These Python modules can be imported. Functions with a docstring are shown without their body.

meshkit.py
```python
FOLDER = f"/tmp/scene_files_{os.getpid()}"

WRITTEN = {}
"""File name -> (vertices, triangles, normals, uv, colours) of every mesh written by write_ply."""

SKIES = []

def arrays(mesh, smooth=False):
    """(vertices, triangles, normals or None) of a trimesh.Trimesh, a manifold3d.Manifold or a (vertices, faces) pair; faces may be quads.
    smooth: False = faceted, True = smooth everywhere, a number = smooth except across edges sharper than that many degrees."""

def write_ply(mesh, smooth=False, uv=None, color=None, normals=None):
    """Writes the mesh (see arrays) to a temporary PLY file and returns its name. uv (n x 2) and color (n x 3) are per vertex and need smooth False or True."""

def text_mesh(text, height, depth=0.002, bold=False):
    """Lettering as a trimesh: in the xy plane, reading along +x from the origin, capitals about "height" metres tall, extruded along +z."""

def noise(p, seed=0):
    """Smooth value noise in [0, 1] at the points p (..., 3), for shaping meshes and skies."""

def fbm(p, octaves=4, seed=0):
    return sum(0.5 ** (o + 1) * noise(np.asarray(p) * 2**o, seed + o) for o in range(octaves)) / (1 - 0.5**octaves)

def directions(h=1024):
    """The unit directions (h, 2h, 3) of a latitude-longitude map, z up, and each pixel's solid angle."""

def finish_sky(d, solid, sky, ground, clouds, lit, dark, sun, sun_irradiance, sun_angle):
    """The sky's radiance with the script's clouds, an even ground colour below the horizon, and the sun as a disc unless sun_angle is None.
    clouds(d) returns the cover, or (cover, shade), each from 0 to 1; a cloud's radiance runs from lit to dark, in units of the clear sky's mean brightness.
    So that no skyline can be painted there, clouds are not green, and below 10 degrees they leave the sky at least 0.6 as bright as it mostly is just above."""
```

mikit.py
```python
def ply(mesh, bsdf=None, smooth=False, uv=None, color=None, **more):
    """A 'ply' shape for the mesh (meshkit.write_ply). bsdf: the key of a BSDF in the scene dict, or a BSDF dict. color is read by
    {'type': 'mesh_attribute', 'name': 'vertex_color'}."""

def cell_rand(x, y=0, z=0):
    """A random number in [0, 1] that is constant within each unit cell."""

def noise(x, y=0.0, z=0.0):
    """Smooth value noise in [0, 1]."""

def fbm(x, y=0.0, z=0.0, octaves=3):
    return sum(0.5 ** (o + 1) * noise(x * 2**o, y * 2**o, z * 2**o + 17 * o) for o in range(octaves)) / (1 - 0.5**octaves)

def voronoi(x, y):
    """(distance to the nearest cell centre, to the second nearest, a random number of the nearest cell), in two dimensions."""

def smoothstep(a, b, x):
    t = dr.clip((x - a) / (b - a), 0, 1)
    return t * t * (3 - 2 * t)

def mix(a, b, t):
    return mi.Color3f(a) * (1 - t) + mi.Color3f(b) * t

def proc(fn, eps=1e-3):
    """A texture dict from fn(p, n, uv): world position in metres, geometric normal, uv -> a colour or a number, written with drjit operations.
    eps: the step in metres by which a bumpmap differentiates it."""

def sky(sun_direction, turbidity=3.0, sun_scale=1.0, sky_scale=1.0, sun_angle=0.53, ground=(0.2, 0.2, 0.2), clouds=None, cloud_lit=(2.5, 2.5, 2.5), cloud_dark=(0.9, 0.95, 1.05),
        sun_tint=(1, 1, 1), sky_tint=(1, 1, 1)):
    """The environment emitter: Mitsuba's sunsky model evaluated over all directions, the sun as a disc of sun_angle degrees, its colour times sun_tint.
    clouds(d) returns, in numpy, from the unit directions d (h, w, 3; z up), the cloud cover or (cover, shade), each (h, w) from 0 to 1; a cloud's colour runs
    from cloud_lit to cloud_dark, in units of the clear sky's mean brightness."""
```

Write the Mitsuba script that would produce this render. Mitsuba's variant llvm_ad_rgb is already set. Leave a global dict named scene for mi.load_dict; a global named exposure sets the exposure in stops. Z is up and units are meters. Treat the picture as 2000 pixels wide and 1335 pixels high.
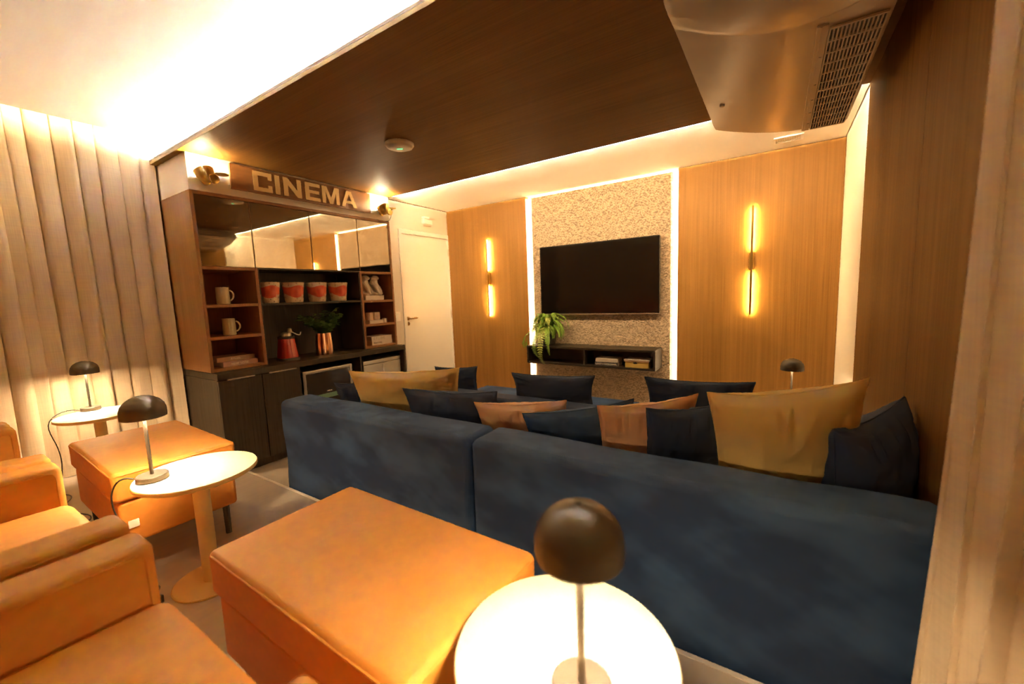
import math, random
import numpy as np
import trimesh
import drjit as dr
import mitsuba as mi
import mikit, meshkit
from mikit import noise, fbm, mix, smoothstep
from shapely.geometry import Polygon, box as sbox

T = mi.ScalarTransform4f
random.seed(4)
RNG = np.random.default_rng(4)
scene, labels = {}, {}

# ------------------------------------------------------------------ camera, exposure, lamps' strengths
EYE = np.array([3.9238, -4.5043, 1.3597])
FWD = np.array([-0.54295, 0.83196, -0.11424])
UP = np.array([-0.03115, 0.11599, 0.99276])
scene['camera'] = {
    'type': 'thinlens', 'fov': 102.93, 'fov_axis': 'x', 'near_clip': 0.02, 'far_clip': 60.0,
    'aperture_radius': 0.0042, 'focus_distance': 2.1,
    'to_world': T().look_at(origin=EYE.tolist(), target=(EYE + FWD).tolist(), up=UP.tolist()),
}
exposure = 1.5
WARM = np.array([1.0, 0.69, 0.365])
AMBER = np.array([1.0, 0.58, 0.19])
COVE_REAR, COVE_FRONT, COVE_CURTAIN = 4200.0, 82.0, 26.0
STONE_LED, WALL_LAMP, SCONCE, TABLE_LAMP = 6.0, 120.0, 1000.0, 140.0


def emit(power, tint=WARM):
    return {'type': 'area', 'radiance': {'type': 'rgb', 'value': [float(power * c) for c in tint]}}


# ------------------------------------------------------------------ materials
def rgb(c):
    return {'type': 'rgb', 'value': [float(x) for x in c]}


def two(b):
    return {'type': 'twosided', 'bsdf': b}


def pr(name, color, rough=0.5, **kw):
    scene[name] = two({'type': 'principled', 'base_color': color if isinstance(color, dict) else rgb(color), 'roughness': rough, **kw})
    return name


def wood_fn(dark, light, axis):
    def fn(p, n, uv):
        if axis == 'z':
            a, l = p.x + p.y, p.z
        else:
            a, l = p.y + p.z, p.x
        s = 0.5 * noise(a * 260, l * 3.0) + 0.3 * noise(a * 90, l * 1.4) + 0.2 * noise(a * 30, l * 0.6)
        b = noise(a * 6.5, l * 0.35, 3.0)
        t = dr.clip(0.75 * s + 0.45 * b - 0.12, 0, 1)
        return mix(dark, light, t)
    return fn


pr('oak_upright', mikit.proc(wood_fn((0.215, 0.100, 0.022), (0.40, 0.205, 0.054), 'z')), 0.5, specular=0.25)
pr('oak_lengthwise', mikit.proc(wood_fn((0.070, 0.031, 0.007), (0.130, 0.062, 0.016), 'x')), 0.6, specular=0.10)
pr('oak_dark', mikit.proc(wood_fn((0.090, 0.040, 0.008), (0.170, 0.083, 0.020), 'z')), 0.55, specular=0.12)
pr('walnut', mikit.proc(wood_fn((0.185, 0.080, 0.030), (0.32, 0.150, 0.060), 'z')), 0.45, specular=0.35)
pr('sign_board', mikit.proc(lambda p, n, uv: mix((0.125, 0.052, 0.016), (0.22, 0.10, 0.034), noise(p.z * 220, p.y * 4) * 0.6 + noise(p.z * 60, p.y * 2) * 0.4)), 0.45)
pr('sign_letter', (0.80, 0.60, 0.28), 0.5)
pr('plaster', (0.80, 0.765, 0.70), 0.9, specular=0.1)
pr('dimmed_plaster', (0.47, 0.405, 0.33), 0.9, specular=0.1)  # white plaster darkened: dimmer rear ceiling light put into the colour
pr('greige_paint', (0.74, 0.68, 0.60), 0.9, specular=0.1)
pr('white_lacquer', (0.90, 0.89, 0.86), 0.35)
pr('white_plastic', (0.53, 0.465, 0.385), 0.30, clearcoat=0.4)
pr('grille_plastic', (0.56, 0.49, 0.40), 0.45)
pr('taupe_paint', (0.42, 0.36, 0.30), 0.9, specular=0.1)
pr('dark_void', (0.035, 0.025, 0.018), 0.8)
pr('black_laminate', mikit.proc(lambda p, n, uv: mix((0.010, 0.008, 0.006), (0.020, 0.016, 0.012), noise((p.x + p.y) * 120, p.z * 4))), 0.5, specular=0.25)
pr('black_metal', (0.012, 0.010, 0.008), 0.36, specular=0.45)
pr('black_gloss', (0.002, 0.002, 0.002), 0.10, specular=0.07)
pr('black_rubber', (0.015, 0.014, 0.014), 0.6)
pr('grey_metal', (0.42, 0.38, 0.34), 0.35, metallic=0.8)
pr('lamp_base', (0.060, 0.052, 0.044), 0.42, metallic=0.3)
pr('lamp_pole', (0.10, 0.088, 0.075), 0.35, metallic=0.7)
pr('dark_bronze', (0.26, 0.17, 0.07), 0.35, metallic=0.9)
pr('trim_metal', (0.74, 0.68, 0.60), 0.45)
pr('steel', (0.60, 0.56, 0.50), 0.33, metallic=0.9)
pr('bronze_mirror_glass', (0.02, 0.018, 0.015), 0.05, specular=0.9)
scene['mirror'] = two({'type': 'conductor', 'material': 'none', 'specular_reflectance': rgb((0.56, 0.50, 0.43))})
pr('brass', (0.72, 0.50, 0.16), 0.24, metallic=1.0)
pr('copper', (0.90, 0.55, 0.36), 0.12, metallic=1.0)
pr('lamplit_mustard', (0.84, 0.74, 0.50), 0.38)  # mustard paint lightened: lamp glare on the tabletop put into the colour
pr('mustard_paint', (0.72, 0.52, 0.20), 0.38)
pr('stone', mikit.proc(lambda p, n, uv: mix((0.27, 0.19, 0.115), (0.68, 0.555, 0.40), smoothstep(0.18, 0.72, noise(p.x * 85, 0.0, p.z * 85) * 0.6 + noise(p.x * 190, 0.0, p.z * 190) * 0.4))), 0.75)
pr('floor_tile', mikit.proc(lambda p, n, uv: mix((0.37, 0.325, 0.275), (0.48, 0.425, 0.36), fbm(p.x * 3.0, p.y * 5.0, 0.0, 4) * 0.75 + 0.25 * noise(p.x * 60, p.y * 14))), 0.6, specular=0.2)
pr('curtain_cloth', mikit.proc(lambda p, n, uv: mix((0.61, 0.50, 0.365), (0.71, 0.59, 0.44), noise(p.y * 300, p.z * 9) * 0.6 + noise(p.z * 260, p.y * 9) * 0.4)), 0.9, specular=0.05, sheen=0.3)


def leather_fn(p, n, uv):
    t = fbm(p.x * 7, p.y * 7, p.z * 7, 4) * 0.7 + noise(p.x * 60, p.y * 60, p.z * 60) * 0.3
    return mix((0.54, 0.192, 0.030), (0.70, 0.278, 0.052), t)


pr('caramel_leather', mikit.proc(leather_fn), 0.62, specular=0.3, sheen=0.35)


def velvet_fn(p, n, uv):
    t = smoothstep(0.35, 0.72, fbm(p.x * 5 + p.z * 2, p.y * 6, p.z * 7, 4))
    return mix((0.006, 0.019, 0.058), (0.020, 0.050, 0.125), t)


pr('navy_velvet', mikit.proc(velvet_fn), 0.75, specular=0.12, sheen=0.3, sheen_tint=1.0)
pr('navy_velvet_dark', (0.007, 0.015, 0.038), 0.75, specular=0.12, sheen=0.2, sheen_tint=1.0)
pr('mustard_velvet', (0.95, 0.69, 0.25), 0.65, specular=0.3, sheen=0.7, sheen_tint=0.8)
pr('tan_velvet', (0.84, 0.49, 0.27), 0.65, specular=0.2, sheen=0.5)
pr('cream_glaze', (0.74, 0.64, 0.36), 0.12, clearcoat=1.0)
pr('plaster_figure', (0.66, 0.58, 0.47), 0.8)
pr('paper_white', (0.74, 0.68, 0.60), 0.7)
pr('paper_shade', (0.55, 0.48, 0.40), 0.8)
pr('book_rose', (0.48, 0.30, 0.24), 0.6)
pr('book_brown', (0.36, 0.22, 0.13), 0.6)
pr('ink_dark', (0.10, 0.06, 0.03), 0.7)
pr('ink_pale', (0.42, 0.35, 0.24), 0.7)
pr('ink_white', (0.85, 0.80, 0.74), 0.6)
pr('box_yellow', (0.60, 0.40, 0.10), 0.5)
pr('red_enamel', (0.42, 0.012, 0.008), 0.18, clearcoat=1.0)
pr('leaf_green', (0.050, 0.095, 0.022), 0.45)
pr('fern_green', (0.20, 0.36, 0.045), 0.5)
pr('fern_light', (0.42, 0.52, 0.12), 0.5)
pr('teal', (0.10, 0.24, 0.19), 0.5)
pr('wax', (0.66, 0.47, 0.33), 0.6)
pr('led_green', (0.05, 0.7, 0.3), 0.5)
pr('diffuser', (0.85, 0.82, 0.75), 0.6)


def bucket_fn(p, n, uv):
    u, v = uv.x, uv.y
    cream = mix((0.62, 0.50, 0.34), (0.74, 0.62, 0.45), noise(u * 40, v * 12))
    edge = 0.30 + 0.10 * dr.sin(u * 12.566) + 0.05 * noise(u * 22, v * 6)
    band = smoothstep(edge, edge + 0.03, v) * (1 - smoothstep(0.78, 0.80, v + 0.05 * dr.sin(u * 18.85)))
    stripe = smoothstep(0.80, 0.9, noise(u * 46, 0.5)) * 0.8
    red = mix((0.50, 0.035, 0.015), (0.66, 0.16, 0.07), noise(u * 14, v * 4))
    c = mix(cream, mix(red, (0.72, 0.36, 0.14), stripe), band)
    dots = smoothstep(0.80, 0.86, noise(u * 34, v * 11, 7.0)) * (1 - band)
    return mix(c, (0.20, 0.07, 0.03), dots * 0.9)


pr('popcorn_print', mikit.proc(bucket_fn), 0.45)


# ------------------------------------------------------------------ mesh helpers
def M(v, f):
    return trimesh.Trimesh(np.asarray(v, float), np.asarray(f, int), process=False)


def cat(*ms):
    out = []
    for m in ms:
        out += list(m) if isinstance(m, (list, tuple)) else [m]
    return trimesh.util.concatenate(out)


def box(x0, x1, y0, y1, z0, z1):
    m = trimesh.creation.box(extents=(x1 - x0, y1 - y0, z1 - z0))
    m.apply_translation(((x0 + x1) / 2, (y0 + y1) / 2, (z0 + z1) / 2))
    return m


def rbox(x0, x1, y0, y1, z0, z1, r=0.01, seg=2, sub=1, crown=0.0, fn=None):
    """Box with rounded edges; crown swells the top face; sub divides the flats."""
    c = np.array([(x0 + x1) / 2, (y0 + y1) / 2, (z0 + z1) / 2])
    h = np.array([x1 - x0, y1 - y0, z1 - z0]) / 2
    r = min(r, h.min() * 0.98)

    def coords(k):
        a = math.pi / 4 * np.arange(1, seg + 1) / seg
        rim = np.tan(math.pi / 4 - a[:-1]) if seg > 1 else np.array([])
        out = np.concatenate([[1.0], rim]) * r
        lo = -(h[k] - r) - out
        flat = np.linspace(-(h[k] - r), h[k] - r, sub + 1)
        return np.concatenate([lo, flat, -lo[::-1]])

    vs, fs, off = [], [], 0
    for k in range(3):
        i, j = (k + 1) % 3, (k + 2) % 3
        a, b = coords(i), coords(j)
        A, B = np.meshgrid(a, b, indexing='ij')
        for s in (-1, 1):
            p = np.zeros(A.shape + (3,))
            p[..., i], p[..., j], p[..., k] = A, B, s * h[k]
            q = np.clip(p, -(h - r), h - r)
            d = p - q
            p = q + r * d / np.maximum(np.linalg.norm(d, axis=-1, keepdims=True), 1e-12)
            na, nb = A.shape
            idx = np.arange(na * nb).reshape(na, nb) + off
            quad = np.stack([idx[:-1, :-1], idx[1:, :-1], idx[1:, 1:], idx[:-1, 1:]], -1).reshape(-1, 4)
            if s < 0:
                quad = quad[:, ::-1]
            vs.append(p.reshape(-1, 3))
            fs.append(quad)
            off += na * nb
    v, f = np.vstack(vs), np.vstack(fs)
    f = np.vstack([f[:, [0, 1, 2]], f[:, [0, 2, 3]]])
    if crown:
        w = np.clip(1 - (v[:, 0] / h[0]) ** 4, 0, 1) * np.clip(1 - (v[:, 1] / h[1]) ** 4, 0, 1)
        v[:, 2] += crown * w * (v[:, 2] > 0)
    if fn:
        v = fn(v, h)
    m = M(v + c, f)
    m.merge_vertices()
    return m


def lathe(profile, n=40, caps=True):
    """Rings (r, z) bottom to top turned about z."""
    pr_ = np.asarray(profile, float)
    t = np.arange(n) / n * 2 * math.pi
    v = np.stack([np.outer(pr_[:, 0], np.cos(t)), np.outer(pr_[:, 0], np.sin(t)), np.repeat(pr_[:, 1:2], n, 1)], -1).reshape(-1, 3)
    f = []
    for k in range(len(pr_) - 1):
        a = np.arange(n) + k * n
        b = np.roll(np.arange(n), -1) + k * n
        f += [np.stack([a, b, b + n], 1), np.stack([a, b + n, a + n], 1)]
    f = np.vstack(f)
    if caps:
        i0, i1 = len(v), len(v) + 1
        v = np.vstack([v, [0, 0, pr_[0, 1]], [0, 0, pr_[-1, 1]]])
        a, b = np.arange(n), np.roll(np.arange(n), -1)
        o = (len(pr_) - 1) * n
        f = np.vstack([f, np.stack([b, a, np.full(n, i0)], 1), np.stack([a + o, b + o, np.full(n, i1)], 1)])
    return M(v, f)


def tube(pts, r, n=8):
    pts = np.asarray(pts, float)
    r = np.broadcast_to(np.asarray(r, float), len(pts))
    tan = np.gradient(pts, axis=0)
    tan /= np.linalg.norm(tan, axis=1, keepdims=True)
    ref = np.array([0.3, 0.2, 1.0]) if abs(tan[0] @ [0, 0, 1]) < 0.9 else np.array([1.0, 0.1, 0.0])
    v, t = [], np.arange(n) / n * 2 * math.pi
    for p, d, q in zip(pts, tan, r):
        a = np.cross(d, ref)
        a /= np.linalg.norm(a)
        b = np.cross(d, a)
        ref = -np.cross(d, a) * 0 + np.cross(a, d)
        v.append(p + q * (np.outer(np.cos(t), a) + np.outer(np.sin(t), b)))
    v = np.vstack(v)
    f = []
    for k in range(len(pts) - 1):
        a = np.arange(n) + k * n
        b = np.roll(np.arange(n), -1) + k * n
        f += [np.stack([a, b, b + n], 1), np.stack([a, b + n, a + n], 1)]
    i0, i1 = len(v), len(v) + 1
    v = np.vstack([v, pts[0], pts[-1]])
    a, b = np.arange(n), np.roll(np.arange(n), -1)
    o = (len(pts) - 1) * n
    f += [np.stack([b, a, np.full(n, i0)], 1), np.stack([a + o, b + o, np.full(n, i1)], 1)]
    m = M(v, np.vstack(f))
    return m


def spline(pts, n=30):
    from scipy.interpolate import CubicSpline
    pts = np.asarray(pts, float)
    t = np.r_[0, np.cumsum(np.linalg.norm(np.diff(pts, axis=0), axis=1))]
    return CubicSpline(t, pts)(np.linspace(0, t[-1], n))


def move(m, loc=(0, 0, 0), rz=0.0, rx=0.0, ry=0.0):
    m = m.copy()
    R = trimesh.transformations.euler_matrix(rx, ry, rz, 'sxyz')
    m.apply_transform(R)
    m.apply_translation(loc)
    return m


def place(loc=(0, 0, 0), rz=0.0):
    return T().translate(list(map(float, loc))).rotate([0, 0, 1], math.degrees(rz))


COUNT = {}


def fresh(key):
    n = COUNT.get(key, 0)
    COUNT[key] = n + 1
    return key if n == 0 else f'{key}_{n:03d}'


def add(key, mesh, bsdf, smooth=30, **kw):
    key = fresh(key)
    scene[key] = mikit.ply(mesh, bsdf, smooth=smooth, **kw)
    return key


def lamp(key, mesh, power, tint=WARM):
    key = fresh(key)
    scene[key] = mikit.ply(mesh, 'diffuser', smooth=False)
    scene[key]['emitter'] = emit(power, tint)
    return key


def thing(name, label, category, group=None):
    key = fresh(name)
    labels[key] = {'label': label, 'category': category}
    if group:
        labels[key]['group'] = group
    return key


def struct(key, label=None):
    labels[key] = {'kind': 'structure'}
    if label:
        labels[key]['label'] = label
    return key


def tell(key, label):
    labels[key] = {'label': label}


def dup(src, label, to_world, group=None):
    """Copy of a thing (built at the origin) with all its parts."""
    base = src.rsplit('_', 1)[0] if src[-3:].isdigit() else src
    key = thing(base, label, labels[src]['category'], group or labels[src].get('group'))
    for k in [k for k in scene if k.startswith(src + '__')]:
        scene[key + k[len(src):]] = {**scene[k], 'to_world': to_world}
        if k in labels:
            labels[key + k[len(src):]] = dict(labels[k])
    return key


def shift_thing(key, to_world):
    for k in scene:
        if k.startswith(key + '__'):
            scene[k]['to_world'] = to_world


# ------------------------------------------------------------------ room shell
ZS, ZC, ZR, PF = 2.494, 2.547, 2.668, 0.19          # wood strip, far ceiling, rear ceiling, platform
XW, YB = 4.36, -5.35                              # right wall, wall behind the camera
YS0, YS1 = -3.205, -1.262                         # wood strip from .. to
XC = 0.245                                        # face of the shelving unit

fl = struct('floor')
add('floor__tile_slab', box(-0.5, XW + 0.1, -3.3, 0.1, -0.08, 0.0), 'floor_tile', False)
add('floor__platform', box(-0.5, XW + 0.1, YB - 0.1, -3.222, 0.0, PF), 'floor_tile', False)
add('floor__step_trim', rbox(-0.42, XW - 0.05, -3.232, -3.214, PF - 0.03, PF + 0.003, 0.002, 1), 'trim_metal')

struct('wall_back')
add('wall_back__plaster', box(-0.1, XW + 0.1, 0.0, 0.1, 0, 2.75), 'plaster', False)
k = add('wall_back__wood_panel', rbox(0.004, 1.293, -0.055, 0.0, 0.0, ZC - 0.004, 0.002, 1), 'oak_upright')
tell(k, 'oak veneer panel between the white door and the lit channel')
k = add('wall_back__wood_panel', rbox(3.062, XW - 0.002, -0.055, 0.0, 0.0, ZC - 0.004, 0.002, 1), 'oak_upright')
tell(k, 'oak veneer panel right of the stone panel')

# crushed stone panel with real relief
sx0, sx1, sz1 = 1.362, 2.998, ZC - 0.016
nx, nz = 300, 450
X, Z = np.meshgrid(np.linspace(sx0, sx1, nx), np.linspace(0.02, sz1, nz), indexing='ij')
pts = np.stack([X, np.zeros_like(X), Z], -1)
rel = 0.65 * meshkit.noise(pts * 58, 1) + 0.35 * meshkit.noise(pts * 110, 2)
rel = np.abs(rel - 0.5) * 2
Y = -0.026 - 0.015 * (1 - rel)
Y[0], Y[-1], Y[:, 0], Y[:, -1] = -0.002, -0.002, -0.002, -0.002
idx = np.arange(nx * nz).reshape(nx, nz)
q = np.stack([idx[:-1, :-1], idx[1:, :-1], idx[1:, 1:], idx[:-1, 1:]], -1).reshape(-1, 4)
k = add('wall_back__stone_panel', M(np.stack([X, Y, Z], -1).reshape(-1, 3), np.vstack([q[:, [0, 1, 2]], q[:, [0, 2, 3]]])), 'stone', True)
tell(k, 'rough beige crushed stone panel behind the television')


lamp('wall_back__light_strip', box(1.2935, 1.2975, -0.052, -0.012, 0.02, ZC - 0.03), STONE_LED)
lamp('wall_back__light_strip', box(3.0575, 3.0615, -0.052, -0.012, 0.02, ZC - 0.03), STONE_LED)
lamp('wall_back__light_strip', box(1.37, 2.99, -0.026, -0.006, ZC - 0.0155, ZC - 0.0125), STONE_LED)

# left wall: deep bay behind the curtain, the shelving wall, door
struct('wall_left')
add('wall_left__plaster', box(-0.52, -0.42, YB, -1.2, 0, 2.85), 'greige_paint', False)
add('wall_left__plaster', box(-0.1, 0.0, -1.270, -0.955, 0, 2.75), 'greige_paint', False)
add('wall_left__plaster', box(-0.1, 0.0, -0.955, 0.0, 2.221, 2.75), 'greige_paint', False)
add('wall_left__plaster', box(-0.1, 0.0, -0.018, 0.0, 0, 2.221), 'greige_paint', False)
add('wall_left__plaster', box(-0.42, -0.1, -1.270, -1.245, 0, 2.75), 'greige_paint', False)
k = add('wall_left__soffit', box(-0.42, XC, -3.16, -1.285, 2.228, ZS), 'plaster', False)
tell(k, 'white soffit above the shelving unit')

door = struct('door_1')
add('door_1__leaf', rbox(-0.05, -0.012, -0.905, -0.062, 0.005, 2.165, 0.002, 1), 'white_lacquer')
for a in ((-0.957, -0.905, 0, 2.222), (-0.062, -0.016, 0, 2.222)):
    add('door_1__jamb', rbox(-0.09, 0.014, a[0], a[1], a[2], a[3], 0.004, 1), 'white_lacquer')
add('door_1__lintel', rbox(-0.09, 0.013, -0.906, -0.061, 2.168, 2.221, 0.004, 1), 'white_lacquer')
h = add('door_1__lever_handle', cat(move(lathe([(0.024, 0), (0.024, 0.008)], 20), (-0.012, -0.872, 1.11), ry=math.pi / 2), tube([(-0.008, -0.872, 1.11), (0.035, -0.872, 1.11)], 0.009, 10),
                             tube(spline([(0.036, -0.876, 1.11), (0.038, -0.83, 1.112), (0.036, -0.755, 1.114)], 8), 0.009, 10)), 'dark_bronze')
tell(h, 'bronze lever handle')
add('door_1__keyhole', move(lathe([(0.022, 0), (0.022, 0.008)], 20), (-0.012, -0.872, 1.045), ry=math.pi / 2), 'dark_bronze')
for z in (1.98, 1.12, 0.3):
    add('door_1__hinge', tube([(0.006, -0.0615, z - 0.045), (0.006, -0.0615, z + 0.045)], 0.007, 8), 'steel')

# right wall: white return by the back wall, then oak boards, then the bay of the curtain
struct('wall_right')
add('wall_right__plaster', box(XW, XW + 0.1, YB, 0.1, 0, 2.85), 'plaster', False)
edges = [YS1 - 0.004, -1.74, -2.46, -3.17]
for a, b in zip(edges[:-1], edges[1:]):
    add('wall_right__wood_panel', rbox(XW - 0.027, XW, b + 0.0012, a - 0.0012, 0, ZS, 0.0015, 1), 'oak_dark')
struct('wall_front')
add('wall_front__plaster', box(-0.5, XW + 0.1, YB - 0.1, YB, 0, 2.85), 'taupe_paint', False)

struct('ceiling')
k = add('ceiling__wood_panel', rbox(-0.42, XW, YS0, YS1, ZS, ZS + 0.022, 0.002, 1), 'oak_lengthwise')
tell(k, 'long oak veneer ceiling panel')
k = add('ceiling__plaster_slab', cat(box(0.0, XW - 0.008, YS1 - 0.35, 0.0, ZC, ZC + 0.06)), 'plaster', False)
tell(k, 'white ceiling by the television wall')
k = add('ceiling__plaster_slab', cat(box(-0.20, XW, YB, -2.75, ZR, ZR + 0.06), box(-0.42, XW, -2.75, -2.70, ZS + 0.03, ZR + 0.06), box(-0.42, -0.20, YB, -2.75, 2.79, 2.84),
                                     box(-0.20, -0.18, YB, -2.75, ZR + 0.06, 2.79)), 'dimmed_plaster', False)
tell(k, 'pale ceiling over the armchairs')
add('ceiling__edge_gap', box(0.0, 0.012, YS1, -0.002, ZC - 0.006, ZC - 0.0005), 'ink_dark', False)
add('ceiling__edge_gap', box(XW - 0.009, XW - 0.001, YS1, -0.058, ZC + 0.02, ZC + 0.024), 'taupe_paint', False)
# light strips: behind the rear lip of the wood panel, along its front edge, in the curtain pocket
add('ceiling__lip', box(-0.36, XW - 0.002, YS0, YS0 + 0.008, ZS + 0.022, ZS + 0.036), 'dark_void', False)
m = box(-0.3, XW - 0.06, -0.014, 0.014, -0.003, 0.003)
lamp('ceiling__light_strip', move(m, (0, YS0 + 0.036, ZS + 0.030), rx=math.radians(24)), COVE_REAR)
lamp('ceiling__light_strip', box(XC + 0.05, XW - 0.06, YS1 + 0.0005, YS1 + 0.006, ZS + 0.002, ZS + 0.030), COVE_FRONT)
lamp('ceiling__light_strip', box(-0.2045, -0.2005, YB + 0.1, -3.24, 2.700, 2.722), COVE_CURTAIN)


# ------------------------------------------------------------------ curtains
def curtain(x, y0, y1, z0, z1, amp, pitch, seed, facing=1, flare=0.0):
    rng = np.random.default_rng(seed)
    L = abs(y1 - y0)
    n = int(L / 0.006)
    nz_ = 46
    s = np.linspace(0, 1, n)
    t = np.linspace(0, 1, nz_)
    S, Tt = np.meshgrid(s, t, indexing='ij')
    knots = np.cumsum(np.r_[0, rng.uniform(0.55, 1.6, int(L / pitch) + 3)])
    knots = knots / knots[-1]
    ph = np.interp(s, knots, np.arange(len(knots))) * 2 * math.pi
    ph = ph[:, None] + 0.5 * np.sin(Tt * 2.2 + S * 9 + seed)
    a = np.interp(s, knots, rng.uniform(0.45, 1.35, len(knots)))[:, None] * amp * (0.70 + 0.30 * (1 - Tt))
    ridge = 2 * np.abs(np.cos(ph / 2)) ** 0.75 - 1
    xx = facing * a * ridge + 0.16 * a * np.sin(1.7 * ph + 1.3) + 0.010 * np.sin(21 * S + Tt * 4)
    yy = y0 + (y1 - y0) * S + 0.22 * pitch * np.sin(ph + 0.4) * (0.6 + 0.4 * (1 - Tt)) + flare * (1 - Tt) ** 1.6 * (1 - S)
    fade = np.clip(np.minimum(S, 1 - S) * 40, 0, 1)
    base_ = y0 + (y1 - y0) * S + flare * (1 - Tt) ** 1.6 * (1 - S)
    yy = base_ + (yy - base_) * fade
    zz = z0 + (z1 - z0) * Tt
    P0 = np.stack([x + xx, yy, zz], -1)
    back = P0 + np.array([-0.004 * facing, 0, 0])
    v = np.vstack([P0.reshape(-1, 3), back.reshape(-1, 3)])
    idx = np.arange(n * nz_).reshape(n, nz_)
    q = np.stack([idx[:-1, :-1], idx[1:, :-1], idx[1:, 1:], idx[:-1, 1:]], -1).reshape(-1, 4)
    q2 = q[:, ::-1] + n * nz_
    rim = np.concatenate([idx[:, 0], idx[-1, 1:], idx[-2::-1, -1], idx[0, -2:0:-1]])
    rn = np.roll(rim, -1)
    q3 = np.stack([rim, rn, rn + n * nz_, rim + n * nz_], 1)
    f = np.vstack([q, q2, q3])
    return M(v, np.vstack([f[:, [0, 1, 2]], f[:, [0, 2, 3]]]))


k = add('curtain', curtain(-0.315, -5.25, -3.176, PF + 0.004, 2.77, 0.052, 0.115, 11), 'curtain_cloth', True)
labels[k] = {'label': 'long beige curtain hanging in folds beside the walnut shelving unit', 'category': 'curtain'}
k = add('curtain', curtain(4.262, -3.40, -5.2, PF + 0.004, ZR - 0.004, 0.060, 0.17, 23, -1, 0.15), 'curtain_cloth', True)
labels[k] = {'label': 'beige curtain close to the camera, beside the oak wall and the end of the sofa', 'category': 'curtain'}

# ------------------------------------------------------------------ shelving unit, base cabinet, worktop
U0, U1, U2, U3, U4 = -3.163, -2.752, -2.238, -1.722, -1.294
UB, UM, UT = 0.842, 1.666, 2.226
w = 0.024
su = thing('shelving_unit', 'tall walnut shelving unit with four bronze mirror doors above open shelves', 'shelving unit')
xb = -0.25
add(su + '__side_panel', rbox(-0.34, XC, U0, U0 + w, UB, UT, 0.0015, 1), 'walnut')
add(su + '__side_panel', rbox(xb, XC, U4 - w, U4, UB, UT, 0.0015, 1), 'walnut')
add(su + '__top_panel', rbox(xb, XC, U0 + w, U4 - w, UT - w, UT, 0.0015, 1), 'walnut')
for y in (U1, U3):
    add(su + '__upright', rbox(xb, XC - 0.001, y - w / 2, y + w / 2, UB, UM - 0.001, 0.0015, 1), 'walnut')
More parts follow.
